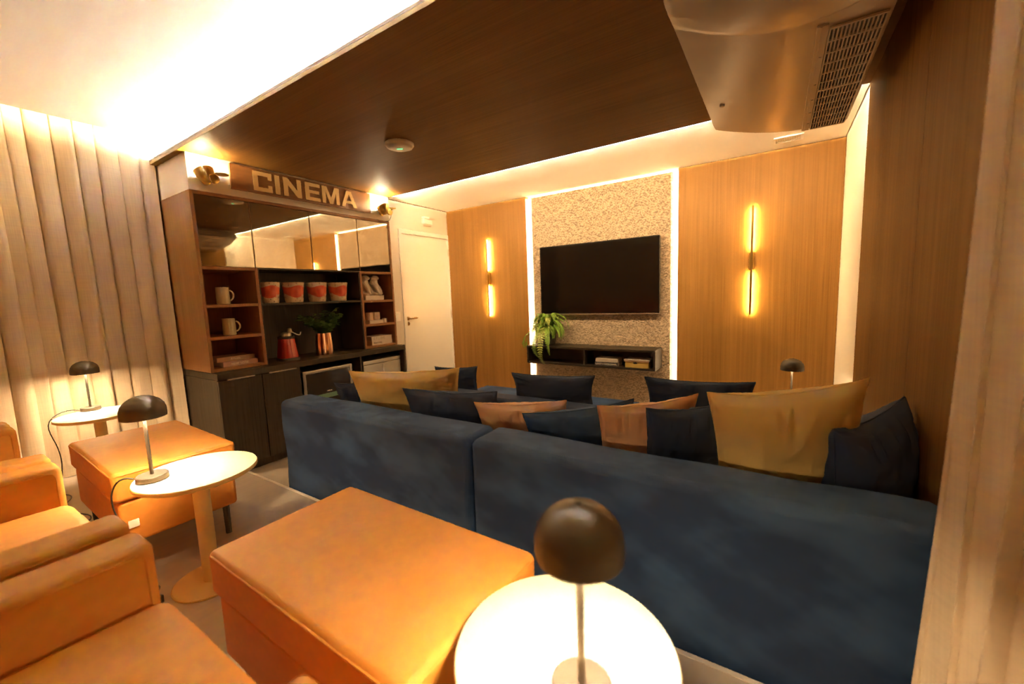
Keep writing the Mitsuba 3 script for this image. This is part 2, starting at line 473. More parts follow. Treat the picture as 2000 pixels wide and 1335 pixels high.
for z in (1.371, 1.117, UB + w):
    add(su + '__shelf', rbox(xb, XC - 0.002, U0 + w, U1 - w / 2, z - w, z, 0.0015, 1), 'walnut')
for z in (1.361, 1.103, UB + w):
    add(su + '__shelf', rbox(xb, XC - 0.002, U3 + w / 2, U4 - w, z - w, z, 0.0015, 1), 'walnut')
for a, b in ((U0 + w, U1 - w / 2), (U3 + w / 2, U4 - w)):
    add(su + '__shelf', rbox(xb, XC - 0.002, a, b, UM - w, UM, 0.0015, 1), 'walnut')
k = add(su + '__shelf', rbox(xb, XC - 0.004, U1 + w / 2, U3 - w / 2, 1.347, 1.366, 0.0015, 1), 'black_laminate')
tell(k, 'black shelf of the middle niche')
add(su + '__back_panel', box(xb, xb + 0.012, U0 + w, U1 - w / 2, UB, UM - w), 'walnut', False)
add(su + '__back_panel', box(xb, xb + 0.012, U3 + w / 2, U4 - w, UB, UM - w), 'walnut', False)
k = add(su + '__back_panel', cat(box(-0.150, -0.138, U1 + w / 2, U3 - w / 2, UB, UM), box(-0.138, XC - 0.006, U1 + w / 2, U1 + w / 2 + 0.012, UB, UM), box(-0.138, XC - 0.006, U3 - w / 2 - 0.012, U3 - w / 2, UB, UM),
                                 box(-0.138, XC - 0.006, U1 + w / 2 + 0.012, U3 - w / 2 - 0.012, UM - 0.012, UM)), 'black_laminate', False)
tell(k, 'black lining of the middle niche')
add(su + '__carcass_back', box(xb, xb + 0.012, U0 + w, U4 - w, UM, UT - w), 'black_laminate', False)
dy = [U0 + w, U1, U2, U3, U4 - w]
for a, b in zip(dy[:-1], dy[1:]):
    m = add(su + '__mirror_door', rbox(XC - 0.024, XC - 0.006, a + 0.003, b - 0.003, UM + 0.002, UT - w - 0.003, 0.001, 1), 'mirror', False)
    for p_, q_ in ((a + 0.0002, a + 0.0035), (b - 0.0035, b - 0.0002)):
        add(su + '__door_edge', box(XC - 0.026, XC - 0.003, p_, q_, UM, UT - w - 0.001), 'ink_dark', False)

XL = 0.345
bc = thing('base_cabinet', 'low black cabinet with two doors and two open bays under the shelving unit', 'cabinet')
add(bc + '__side_panel', rbox(-0.34, XL - 0.02, U0, U0 + 0.02, 0.0, 0.788, 0.002, 1), 'black_laminate')
add(bc + '__side_panel', rbox(xb, XL, U4 - 0.004, U4 + 0.022, 0.0, 0.788, 0.002, 1), 'black_laminate')
add(bc + '__partition', rbox(xb, XL - 0.004, -2.536, -2.516, 0.07, 0.788, 0.002, 1), 'black_laminate')
add(bc + '__partition', rbox(xb, XL - 0.004, -1.884, -1.866, 0.07, 0.788, 0.002, 1), 'black_laminate')
add(bc + '__plinth', box(xb, XL - 0.05, U0 + 0.02, U4 - 0.004, 0.0, 0.07), 'black_laminate', False)
add(bc + '__back_panel', box(xb, xb + 0.01, U0 + 0.02, U4 - 0.004, 0.07, 0.788), 'black_laminate', False)
for a, b in ((U0, -2.845), (-2.841, -2.537)):
    d = add(bc + '__door', rbox(XL - 0.02, XL, a + 0.001, b - 0.001, 0.072, 0.783, 0.002, 1), 'black_laminate')
    c = (a + b) / 2
    lo, hi = ((-3.10, -2.90) if a == U0 else (-2.786, -2.554))
    add(d + '__handle', rbox(XL - 0.002, XL + 0.014, lo, hi, 0.780, 0.790, 0.002, 1), 'grey_metal')
wt = thing('worktop', 'black worktop running under the shelves on the base cabinet', 'worktop')
add(wt + '__slab', rbox(xb, XL + 0.003, U0 - 0.002, U4 + 0.022, 0.789, 0.840, 0.003, 1), 'black_laminate')

# cinema sign -------------------------------------------------------
sg = thing('cinema_sign', 'wooden CINEMA sign with pale letters above the mirror doors', 'sign')
add(sg + '__board', rbox(XC + 0.001, XC + 0.020, -2.878, -1.548, 2.280, 2.476, 0.002, 1), 'sign_board')


def poly(pts):
    return Polygon(pts)


def letter(pl, y0, wd):
    """Polygon in a unit box (height 1, width = wd/0.157) set on the board; reads along +y."""
    H = 0.157
    m = trimesh.creation.extrude_polygon(pl, 0.006, engine='earcut')
    v = np.array(m.vertices)
    m.vertices = np.stack([XC + 0.020 + v[:, 2], y0 + v[:, 0] * H, 2.300 + v[:, 1] * H], 1)
    m.fix_normals()
    add(sg + '__letter', m, 'sign_letter', False)


s_ = 0.25
W_ = lambda wd: wd / 0.157
wC, wI, wN, wE, wM, wA = 0.150, 0.040, 0.160, 0.145, 0.180, 0.180
c = W_(wC)
letter(poly([(0, 0), (c, 0), (c, .36), (c - .2, .36), (c - .2, .2), (.24, .2), (.24, .8), (c - .2, .8), (c - .2, .64), (c, .64), (c, 1), (0, 1)]), -2.712, wC)
letter(sbox(0, 0, W_(wI), 1), -2.536, wI)
n_ = W_(wN)
letter(poly([(0, 0), (s_, 0), (s_, .62), (n_ - s_, 0), (n_, 0), (n_, 1), (n_ - s_, 1), (n_ - s_, .38), (s_, 1), (0, 1)]), -2.464, wN)
e = W_(wE)
letter(poly([(0, 0), (e, 0), (e, .19), (s_, .19), (s_, .41), (e - .06, .41), (e - .06, .59), (s_, .59), (s_, .81), (e, .81), (e, 1), (0, 1)]), -2.267, wE)
m_ = W_(wM)
letter(poly([(0, 0), (.22, 0), (.22, .68), (m_ / 2 - .1, 0), (m_ / 2 + .1, 0), (m_ - .22, .68), (m_ - .22, 0), (m_, 0), (m_, 1), (m_ - .3, 1), (m_ / 2, .36), (.3, 1), (0, 1)]), -2.100, wM)
a_ = W_(wA)
letter(poly([(0, 0), (.25, 0), (.34, .22), (a_ - .34, .22), (a_ - .25, 0), (a_, 0), (a_ / 2 + .16, 1), (a_ / 2 - .16, 1)]).difference(poly([(.41, .39), (a_ - .41, .39), (a_ / 2, .80)])), -1.900, wA)


# sconces -----------------------------------------------------------
def sconce(y, label, cord):
    t = thing('wall_sconce', label, 'wall lamp', 'brass sconces beside the cinema sign')
    add(t + '__backplate', move(lathe([(0.030, 0), (0.030, 0.008), (0.02, 0.014)], 24), (XC, y, 2.305), ry=math.pi / 2), 'brass')
    prof = [(0.012, -0.060), (0.034, -0.052), (0.052, -0.030), (0.062, 0.0), (0.066, 0.028), (0.062, 0.028), (0.058, 0.0), (0.048, -0.026), (0.030, -0.046), (0.008, -0.052)]
    sh = lathe(prof, 36, caps=True)
    add(t + '__shade', move(sh, (XC + 0.080, y - 0.030, 2.335), rx=math.radians(10), ry=math.radians(-24)), 'brass', 40)
    add(t + '__knob', move(lathe([(0.034, 0), (0.034, 0.012), (0.026, 0.016)], 28), (XC + 0.125, y + 0.004, 2.300), ry=math.pi / 2), 'brass')
    add(t + '__arm', tube(spline([(XC + 0.01, y, 2.305), (XC + 0.05, y + 0.01, 2.300), (XC + 0.118, y + 0.004, 2.302)], 8), 0.008, 10), 'brass')
    add(t + '__disc', move(lathe([(0.008, -0.010), (0.046, 0.0), (0.046, 0.005), (0.006, 0.007)], 28), (XC + 0.085, y + 0.078, 2.352)), 'brass')
    lamp(t + '__bulb', move(lathe([(0.006, -0.020), (0.020, -0.010), (0.020, 0.010), (0.006, 0.020)], 16), (XC + 0.072, y - 0.030, 2.368)), SCONCE)
    if cord:
        add(t + '__cord', tube(spline([(XC + 0.09, y + 0.075, 2.345), (XC + 0.05, y + 0.095, 2.29), (XC + 0.012, y + 0.10, 2.245), (XC + 0.010, y + 0.06, 2.220), (XC + 0.008, y - 0.02, 2.205), (XC + 0.008, y - 0.055, 2.222)], 30), 0.0028, 6), 'black_rubber')
    return t


sconce(-3.045, 'brass sconce shining up at the ceiling left of the CINEMA sign', False)
sconce(-1.395, 'brass sconce with a black cord right of the CINEMA sign', True)

# ------------------------------------------------------------------ things on the shelves
def bucket(y):
    n = 40
    rings = [(0.072, 0.0), (0.074, 0.004), (0.092, 0.172), (0.095, 0.178), (0.096, 0.182), (0.093, 0.185), (0.089, 0.180), (0.070, 0.01)]
    m = lathe(rings, n)
    v = np.array(m.vertices)
    u = (np.arctan2(v[:, 1], v[:, 0]) / (2 * math.pi)) % 1.0
    return m, np.stack([u, v[:, 2] / 0.185], 1)


bm, buv = bucket(0)
bdict = mikit.ply(bm, 'popcorn_print', smooth=True, uv=buv)
for i, (y, rz, nm) in enumerate(((-2.615, 0.4, 'leftmost'), (-2.392, 0.55, 'second from left'), (-2.160, 0.5, 'second from right'), (-1.930, 0.62, 'rightmost'))):
    t = fresh('popcorn_bucket')
    scene[t] = {**bdict, 'to_world': place((0.135, y, 1.366), rz)}
    labels[t] = {'label': f'red and cream popcorn bucket, {nm} of four on the black shelf', 'category': 'bucket', 'group': 'popcorn buckets in a row'}


def mug():
    t = thing('mug', 'cream glazed mug alone on the upper left walnut shelf', 'mug', 'cream mugs on the left shelves')
    add(t + '__cup', lathe([(0.040, 0), (0.046, 0.004), (0.047, 0.05), (0.045, 0.128), (0.046, 0.138), (0.042, 0.138), (0.041, 0.05), (0.036, 0.012)], 36), 'cream_glaze', 40)
    an = np.linspace(-1.35, 1.35, 16)
    add(t + '__handle', tube(np.stack([0 * an, 0.040 + 0.036 * np.cos(an), 0.072 + 0.042 * np.sin(an)], 1), 0.0065, 10), 'cream_glaze', True)
    return t


t = mug()
dup(t, 'cream glazed mug alone on the middle left walnut shelf', place((0.13, -2.955, 1.117), -0.25))
shift_thing(t, place((0.13, -2.975, 1.371), -0.1))


def lettering(text, height, origin, depth=0.0012, bold=True):
    """Lettering that reads along +y on a face looking to +x."""
    m = meshkit.text_mesh(text, height, depth, bold)
    v = np.array(m.vertices)
    m.vertices = np.stack([origin[0] + v[:, 2], origin[1] + v[:, 0], origin[2] + v[:, 1]], 1)
    return m


def book(name, label, x1, y0, y1, z0, z1, depth, cover, text=None, ink='ink_white', th=0.02, group=None, ty=0.1):
    t = thing(name, label, 'book', group)
    x0 = x1 - depth
    c = 0.003
    add(t + '__cover', cat(box(x0, x1, y0, y1, z0, z0 + c), box(x0, x1, y0, y1, z1 - c, z1), box(x1 - c, x1, y0, y1, z0 + c, z1 - c)), cover, False)
    add(t + '__pages', box(x0 + 0.004, x1 - c, y0 + 0.005, y1 - 0.005, z0 + c, z1 - c), 'paper_shade', False)
    if text:
        add(t + '__spine_text', lettering(text, th, (x1, y0 + ty * (y1 - y0), (z0 + z1) / 2 - th / 2)), ink, False)
    return t


z0 = UB + w
book('book', 'thick rose book lettered NEW YORK, lower of two in the bottom left shelf', 0.195, -3.055, -2.792, z0, z0 + 0.040, 0.20, 'book_rose', 'NEW YORK', 'ink_white', 0.018, 'books in the bottom left shelf', 0.22)
book('book', 'brown book with dark marks, upper of two in the bottom left shelf', 0.165, -3.085, -2.800, z0 + 0.041, z0 + 0.077, 0.21, 'book_brown', 'ATLAS', 'paper_white', 0.016, 'books in the bottom left shelf', 0.35)
book('book', 'pale book lettered NEW YORK in dark ink, lower of two in the bottom right shelf', 0.205, -1.615, -1.335, z0, z0 + 0.046, 0.17, 'paper_white', 'NEW YORK', 'ink_dark', 0.016, 'pale books in the bottom right shelf', 0.08)
book('book', 'pale book with wide faint letters, upper of two in the bottom right shelf', 0.203, -1.615, -1.337, z0 + 0.047, z0 + 0.095, 0.17, 'paper_white', 'D E L O R', 'ink_pale', 0.026, 'pale books in the bottom right shelf', 0.08)

# small things in the right column
t = thing('white_box', 'white flat box under the pair of figurines in the top right shelf', 'box')
add(t + '__body', rbox(0.05, 0.19, -1.640, -1.395, 1.361, 1.407, 0.002, 1), 'paper_white')
add(t + '__lid', rbox(0.046, 0.194, -1.644, -1.391, 1.4075, 1.413, 0.002, 1), 'paper_white')


def figurine(y, x, label, seed):
    import manifold3d as m3
    t = thing('figurine', label, 'figurine', 'plaster figurines on the white box')
    J = [((0, 0, .018), .042), ((.005, .004, .055), .036), ((0, .008, .095), .028), ((-.004, .004, .135), .033), ((.004, 0, .165), .024), ((.012, -.004, .192), .027), ((.03, .0, .186), .016)]
    parts = []

    def sph(c, r):
        return m3.Manifold.sphere(r, 20).translate(c)

    for (a, ra), (b, rb) in zip(J[:-1], J[1:]):
        parts.append((sph(a, ra) + sph(b, rb)).hull())
    for sgn in (-1, 1):
        parts.append((sph((.005, .026 * sgn, .13), .014) + sph((.034, .034 * sgn, .075), .012)).hull())
        parts.append((sph((.034, .034 * sgn, .075), .012) + sph((.045, .022 * sgn, .02), .014)).hull())
        parts.append((sph((.03, .036 * sgn, .014), .016) + sph((-.02, .034 * sgn, .03), .022)).hull())
    o = parts[0]
    for q_ in parts[1:]:
        o = o + q_
    o = o.trim_by_plane((0, 0, 1), 0.0).refine_to_length(0.008)
    mm = o.to_mesh()
    tm = trimesh.Trimesh(mm.vert_properties[:, :3], mm.tri_verts)
    trimesh.smoothing.filter_taubin(tm, iterations=8)
    v = np.array(tm.vertices)
    v[:, :2] += (meshkit.noise(v * 90, seed)[:, None] - 0.5) * 0.006 * (v[:, 2:3] > 0.01)
    v[:, :2] *= 1.45
    v[:, 2] = np.maximum(v[:, 2], 0.0)
    tm.vertices = v
    add(t + '__body', move(tm, (x, y, 1.4132), rz=0.5), 'plaster_figure', True)


figurine(-1.590, 0.115, 'pale plaster figurine, left one on the white box', 3)
figurine(-1.475, 0.125, 'pale plaster figurine, right one on the white box', 5)

t = thing('candle_tray', 'pale flat box under the two candle jars in the middle right shelf', 'box')
add(t + '__body', rbox(0.06, 0.19, -1.610, -1.425, 1.103, 1.140, 0.002, 1), 'paper_white')


def candle(y, label):
    t = thing('candle_jar', label, 'candle', 'candle jars in the middle right shelf')
    add(t + '__jar', move(lathe([(0.034, 0), (0.040, 0.004), (0.041, 0.03), (0.039, 0.066), (0.036, 0.070)], 28), (0.13, y, 1.1405)), 'wax', 40)
    add(t + '__lid', move(lathe([(0.040, 0), (0.040, 0.010), (0.037, 0.013)], 28), (0.13, y, 1.2108)), 'wax', 40)


candle(-1.565, 'round tan candle jar, left one on the pale box')
candle(-1.474, 'round tan candle jar, right one on the pale box')
t = thing('small_jar', 'small pale jar beside the candle box in the middle right shelf', 'jar')
add(t + '__body', move(lathe([(0.022, 0), (0.025, 0.003), (0.025, 0.034), (0.022, 0.038)], 24), (0.16, -1.385, 1.103)), 'paper_white', 40)
add(t + '__lid', move(lathe([(0.026, 0), (0.026, 0.010)], 24), (0.16, -1.385, 1.1412)), 'steel', 40)

# red machine and vase in the niche
t = thing('coffee_machine', 'small red retro machine with chrome head on the black worktop', 'kitchen appliance')


def body_loft(sections, n=40, p=3.2):
    rings = []
    th = np.arange(n) / n * 2 * math.pi
    for z, rx_, ry_, ox in sections:
        cx_, sy_ = np.cos(th), np.sin(th)
        rings.append(np.stack([ox + rx_ * np.sign(cx_) * np.abs(cx_) ** (2 / p), ry_ * np.sign(sy_) * np.abs(sy_) ** (2 / p), np.full(n, z)], 1))
    v = np.vstack(rings)
    f = []
    for k_ in range(len(sections) - 1):
        a = np.arange(n) + k_ * n
        b = np.roll(np.arange(n), -1) + k_ * n
        f += [np.stack([a, b, b + n], 1), np.stack([a, b + n, a + n], 1)]
    i0, i1 = len(v), len(v) + 1
    v = np.vstack([v, rings[0].mean(0), rings[-1].mean(0)])
    a, b = np.arange(n), np.roll(np.arange(n), -1)
    o = (len(sections) - 1) * n
    f += [np.stack([b, a, np.full(n, i0)], 1), np.stack([a + o, b + o, np.full(n, i1)], 1)]
    return M(v, np.vstack(f))


cm = (0.14, -2.505, 0.840)
add(t + '__base', move(body_loft([(0, .095, .085, .0), (.018, .095, .085, 0), (.024, .088, .078, 0)]), cm), 'black_rubber')
add(t + '__body', move(body_loft([(.024, .080, .076, 0), (.03, .084, .078, 0), (.10, .074, .070, 0), (.19, .060, .060, 0), (.20, .056, .056, 0)], 48), cm), 'red_enamel', 40)
add(t + '__body_rib', move(cat([tube([(0.084 * math.cos(a), 0.077 * math.sin(a), .032), (.063 * math.cos(a), .061 * math.sin(a), .188)], 0.0035, 6) for a in np.linspace(-1.2, 1.2, 5)]), cm), 'red_enamel')
add(t + '__collar', move(lathe([(.066, .199), (.070, .203), (.070, .216), (.062, .222)], 36), cm), 'black_rubber', 40)
add(t + '__head', move(cat(move(lathe([(.045, 0), (.045, .018), (.036, .03), (.018, .036)], 30), (0, 0, .222)), move(lathe([(.018, 0), (.022, .012), (.02, .036), (.008, .046)], 24), (.012, .03, .25))), cm), 'steel', 40)
add(t + '__lever', move(tube(spline([(.02, .03, .262), (.03, .075, .235), (.03, .105, .225), (.03, .125, .25)], 14), 0.005, 8), cm), 'steel', True)

t = thing('vase', 'ribbed copper vase holding dark green leafy stems on the worktop', 'vase')
n = 72
th = np.arange(n) / n * 2 * math.pi
rings = []
for z, r_ in ((0, .062), (.004, .068), (.03, .074), (.10, .073), (.18, .068), (.215, .066), (.215, .060), (.10, .066), (.01, .060)):
    rr = r_ * (1 + 0.085 * np.cos(9 * th))
    rings.append(np.stack([rr * np.cos(th), rr * np.sin(th), np.full(n, z)], 1))
v = np.vstack(rings)
f = []
for k_ in range(len(rings) - 1):
    a = np.arange(n) + k_ * n
    b = np.roll(np.arange(n), -1) + k_ * n
    f += [np.stack([a, b, b + n], 1), np.stack([a, b + n, a + n], 1)]
i0, i1 = len(v), len(v) + 1
v = np.vstack([v, (0, 0, 0), (0, 0, .01)])
a, b = np.arange(n), np.roll(np.arange(n), -1)
o = (len(rings) - 1) * n
f += [np.stack([b, a, np.full(n, i0)], 1), np.stack([a + o, b + o, np.full(n, i1)], 1)]
VZ = (0.15, -2.142, 0.8405)
add(t + '__body', move(M(v, np.vstack(f)), VZ), 'copper', 40)


def leaf_mesh(L, W, bend=0.25):
    s = np.linspace(0, 1, 6)
    wv = W * np.sin(math.pi * np.clip(s, 0.02, 0.98)) ** 0.8
    v, f = [], []
    for i, q_ in enumerate(s):
        z = -bend * L * q_ ** 2
        v += [(q_ * L, -wv[i], z + 0.12 * W), (q_ * L, 0, z), (q_ * L, wv[i], z + 0.12 * W)]
    for i in range(5):
        for j in range(2):
            a = i * 3 + j
            f += [(a, a + 3, a + 4), (a, a + 4, a + 1)]
    return M(v, f)


t2 = thing('leafy_stems', 'dark green leafy stems spreading out of the copper vase', 'plant')
stems, leaves = [], []
rs = np.random.default_rng(8)
for i in range(26):
    a = rs.uniform(0, 2 * math.pi)
    rad = rs.uniform(0.06, 0.235)
    hgt = rs.uniform(0.26, 0.46) - 0.35 * max(0, rad - 0.16)
    end = np.array([max(-0.15, 0.6 * rad * math.cos(a)), rad * math.sin(a), hgt])
    path = spline([(0, 0, 0.10), (end[0] * .25, end[1] * .2, 0.24), end * [.8, .75, .93], end], 14)
    stems.append(tube(path, 0.0022, 5))
    for j in range(6, 14):
        for s_ in (-1, 1):
            l_ = leaf_mesh(rs.uniform(.038, .060), rs.uniform(.014, .022))
            leaves.append(move(l_, path[j], rz=a + s_ * rs.uniform(0.5, 1.4), ry=rs.uniform(-.6, .4), rx=rs.uniform(-.6, .6)))
k = add(t2 + '__stem', move(cat(stems), VZ), 'leaf_green')
labels[k] = {'kind': 'stuff'}
k = add(t2 + '__foliage', move(cat(leaves), VZ), 'leaf_green', True)
labels[k] = {'kind': 'stuff'}

# sockets on the niche's left cheek, cable, switch and emergency light by the door
for z0_, z1_, nm in ((1.047, 1.160, 'upper'), (0.868, 0.975, 'lower')):
    t = thing('socket_plate', f'white socket plate on the side of the black niche, {nm} of two', 'socket')
    add(t + '__plate', rbox(0.06, 0.15, U1 + w / 2 + 0.012, U1 + w / 2 + 0.020, z0_, z1_, 0.002, 1), 'white_plastic')
    add(t + '__insert', rbox(0.078, 0.132, U1 + w / 2 + 0.0201, U1 + w / 2 + 0.023, z0_ + 0.02, z1_ - 0.02, 0.002, 1), 'white_plastic')
t = thing('light_switch', 'white switch plate on the wall beside the door', 'switch')
add(t + '__plate', rbox(0.0, 0.010, -1.085, -1.010, 1.090, 1.206, 0.003, 1), 'white_lacquer')
add(t + '__rocker', rbox(0.0101, 0.016, -1.068, -1.027, 1.115, 1.181, 0.002, 1), 'white_lacquer')
t = thing('emergency_light', 'small white emergency light on the wall above the door', 'emergency light')
add(t + '__body', rbox(0.0, 0.045, -0.545, -0.385, 2.325, 2.385, 0.008, 2), 'white_lacquer')
add(t + '__lamp_head', rbox(0.01, 0.07, -0.550, -0.462, 2.386, 2.412, 0.008, 2), 'white_lacquer')
add(t + '__lens', rbox(0.005, 0.05, -0.520, -0.410, 2.300, 2.3245, 0.006, 2), 'white_plastic')


# minibars --------------------------------------------------------------
def minibar(y0, y1, zt, glass, label, front):
    t = thing('minibar', label, 'minibar', 'minibars under the worktop')
    add(t + '__body', rbox(-0.18, front - 0.04, y0, y1, 0.072, zt, 0.006, 2), 'steel')
    if glass:
        add(t + '__door', cat(rbox(front - 0.038, front, y0, y0 + 0.030, 0.085, zt, 0.004, 1), rbox(front - 0.038, front, y1 - 0.030, y1, 0.085, zt, 0.004, 1),
                              rbox(front - 0.038, front, y0 + 0.03, y1 - 0.03, zt - 0.03, zt, 0.004, 1), rbox(front - 0.038, front, y0 + 0.03, y1 - 0.03, 0.085, 0.12, 0.004, 1)), 'steel')
        add(t + '__door__glass', box(front - 0.030, front - 0.006, y0 + 0.028, y1 - 0.028, 0.118, zt - 0.028), 'bronze_mirror_glass', False)
        add(t + '__door__badge', rbox(front - 0.0058, front - 0.003, (y0 + y1) / 2 - 0.03, (y0 + y1) / 2 + 0.02, 0.503, 0.511, 0.001, 1), 'ink_white')
        k_ = add(t + '__door__label_strip', rbox(front - 0.0058, front - 0.002, y0 + 0.11, y1 - 0.165, 0.440, 0.484, 0.001, 1), 'teal')
        tell(k_, 'teal strip low on the glass')
    else:
        add(t + '__door', rbox(front - 0.038, front, y0, y1, 0.085, zt - 0.045, 0.006, 2), 'steel')
        add(t + '__top_trim', rbox(front - 0.038, front - 0.002, y0, y1, zt - 0.042, zt, 0.006, 2), 'steel')
        add(t + '__door__handle', rbox(front, front + 0.008, (y0 + y1) / 2 + 0.00, (y0 + y1) / 2 + 0.012, 0.45, zt - 0.06, 0.003, 1), 'ink_white')
    return t


minibar(-2.475, -1.955, 0.728, True, 'steel framed minibar with a dark glass door in the left bay under the worktop', 0.30)
minibar(-1.820, -1.318, 0.722, False, 'plain steel minibar with a vertical handle in the right bay under the worktop', 0.30)

# ------------------------------------------------------------------ television wall
t = thing('television', 'large black flat television on the stone panel', 'television')
add(t + '__bezel', rbox(1.492, 2.895, -0.092, -0.060, 1.106, 1.917, 0.004, 1), 'black_metal')
add(t + '__screen', box(1.499, 2.888, -0.0935, -0.0921, 1.122, 1.910), 'black_gloss', False)
add(t + '__wall_bracket', box(1.95, 2.45, -0.060, -0.043, 1.35, 1.70), 'black_metal', False)
add(t + '__bottom_trim', rbox(1.492, 2.895, -0.095, -0.0925, 1.106, 1.116, 0.001, 1), 'grey_metal')

t = thing('media_console', 'black wall-hung console with two open bays under the television', 'console')
cx0, cx1, cy0, cz0, cz1 = 1.412, 2.912, -0.335, 0.540, 0.752
tk = 0.022
add(t + '__top_panel', rbox(cx0, cx1, cy0, -0.044, cz1 - tk, cz1, 0.002, 1), 'black_laminate')
add(t + '__bottom_panel', rbox(cx0, cx1, cy0, -0.044, cz0, cz0 + tk, 0.002, 1), 'black_laminate')
add(t + '__side_panel', rbox(cx0, cx0 + tk, cy0, -0.044, cz0 + tk, cz1 - tk, 0.002, 1), 'black_laminate')
add(t + '__side_panel', rbox(cx1 - tk, cx1, cy0, -0.044, cz0 + tk, cz1 - tk, 0.002, 1), 'black_laminate')
add(t + '__divider', rbox(2.135, 2.155, cy0 + 0.002, -0.056, cz0 + tk, cz1 - tk, 0.002, 1), 'black_laminate')
add(t + '__back_panel', box(cx0 + tk, cx1 - tk, -0.056, -0.045, cz0 + tk, cz1 - tk), 'black_laminate', False)
add(t + '__socket', rbox(2.80, 2.86, -0.064, -0.0565, 0.64, 0.70, 0.002, 1), 'white_plastic')


def xbook(label, x0, x1, z0, z1, cover, text, ink, th, group):
    t = thing('book', label, 'book', group)
    y0_, d = -0.318, 0.17
    c_ = 0.0025
    add(t + '__cover', cat(box(x0, x1, y0_, y0_ + d, z0, z0 + c_), box(x0, x1, y0_, y0_ + d, z1 - c_, z1), box(x0, x1, y0_, y0_ + c_, z0 + c_, z1 - c_)), cover, False)
    add(t + '__pages', box(x0 + 0.004, x1 - 0.004, y0_ + c_, y0_ + d - 0.004, z0 + c_, z1 - c_), 'paper_shade', False)
    if text:
        m = meshkit.text_mesh(text, th, 0.001, True)
        vv = np.array(m.vertices)
        wd = vv[:, 0].max()
        m.vertices = np.stack([x0 + 0.01 + vv[:, 0] * (x1 - x0 - 0.02) / wd, y0_ - vv[:, 2], (z0 + z1) / 2 - th / 2 + vv[:, 1]], 1)
        m.invert()
        add(t + '__spine_text', m, ink, False)


zb = cz0 + tk
xbook('black book with white spine lettering, lower of two in the console', 2.262, 2.520, zb, zb + 0.040, 'black_metal', 'NEW HORIZONS', 'ink_white', 0.017, 'books in the console')
xbook('plain pale brown book, upper of two in the console', 2.275, 2.520, zb + 0.041, zb + 0.080, 'paper_shade', None, None, 0, 'books in the console')
t = thing('keepsake_box', 'yellow box with a pale lid in the right bay of the console', 'box')
add(t + '__body', rbox(2.600, 2.840, -0.318, -0.15, zb, zb + 0.062, 0.002, 1), 'box_yellow')
add(t + '__lid', rbox(2.592, 2.848, -0.326, -0.145, zb + 0.0625, zb + 0.078, 0.002, 1), 'book_brown')
add(t + '__lid_edge', rbox(2.590, 2.850, -0.328, -0.143, zb + 0.0785, zb + 0.086, 0.002, 1), 'paper_white')
add(t + '__clasp', rbox(2.690, 2.725, -0.3215, -0.3185, zb + 0.042, zb + 0.060, 0.001, 1), 'black_metal')

# fern
t = thing('potted_fern', 'bright green fern spilling from a black pot on the left end of the console', 'plant')
FX, FY = 1.640, -0.195
add(t + '__pot', move(lathe([(0.060, 0), (0.075, 0.01), (0.088, 0.08), (0.084, 0.14), (0.076, 0.14), (0.080, 0.08), (0.066, 0.02)], 32), (FX, FY, cz1)), 'black_metal', 40)


def frond_mesh(pts, w0, seed):
    rs_ = np.random.default_rng(seed)
    path = spline(pts, 26)
    d = np.gradient(path, axis=0)
    d /= np.linalg.norm(d, axis=1, keepdims=True)
    side = np.cross(d, [0, 0, 1.0])
    side /= np.maximum(np.linalg.norm(side, axis=1, keepdims=True), 1e-6)
    upv = np.cross(side, d)
    ms = [tube(path, 0.0016, 5)]
    v, f = [], []
    for i in range(3, 26):
        q_ = i / 25
        L = w0 * (math.sin(math.pi * min(1, q_ * 0.93 + 0.05)) ** 0.7 + 0.1)
        for sg_ in (-1, 1):
            tip = path[i] + sg_ * side[i] * L + d[i] * L * 0.35 + upv[i] * rs_.uniform(-.12, .12) * L
            mid = path[i] + sg_ * side[i] * L * .5 + d[i] * L * 0.12 + upv[i] * 0.1 * L
            wv = d[i] * 0.0064
            b_ = len(v)
            v += [path[i] - wv, path[i] + wv, mid + wv * 1.3, mid - wv * 1.3, tip]
            f += [(b_, b_ + 1, b_ + 2), (b_, b_ + 2, b_ + 3), (b_ + 3, b_ + 2, b_ + 4)]
    ms.append(M(v, f))
    return cat(ms)


rs = np.random.default_rng(21)
base = np.array([FX, FY, cz1 + 0.13])
for i in range(76):
    a = rs.uniform(0, 2 * math.pi)
    if i < 70:
        L = rs.uniform(0.10, 0.27)
        up_ = rs.uniform(0.08, 0.24)
        y_s = 0.62
        end = base + np.array([math.cos(a) * L, math.sin(a) * L * y_s, up_ - rs.uniform(0.02, 0.16)])
        midp = base + np.array([math.cos(a) * L * .5, math.sin(a) * L * .5 * y_s, up_])
    else:
        dx, dz, dy_ = [(-0.26, -0.16, -0.14), (-0.22, -0.20, -0.10), (0.03, -0.33, -0.185), (0.10, -0.22, -0.18), (-0.05, -0.26, -0.18), (-0.29, -0.10, -0.10)][i - 70]
        end = base + np.array([dx, dy_, dz])
        midp = base + np.array([dx * .6, dy_ * .8, 0.05])
    end[1] = min(end[1], -0.075)
    k = add(t + '__frond', frond_mesh([base, (base + midp) / 2 + [0, 0, .04], midp, end], rs.uniform(0.030, 0.042), i), 'fern_green' if i % 4 else 'fern_light', False)


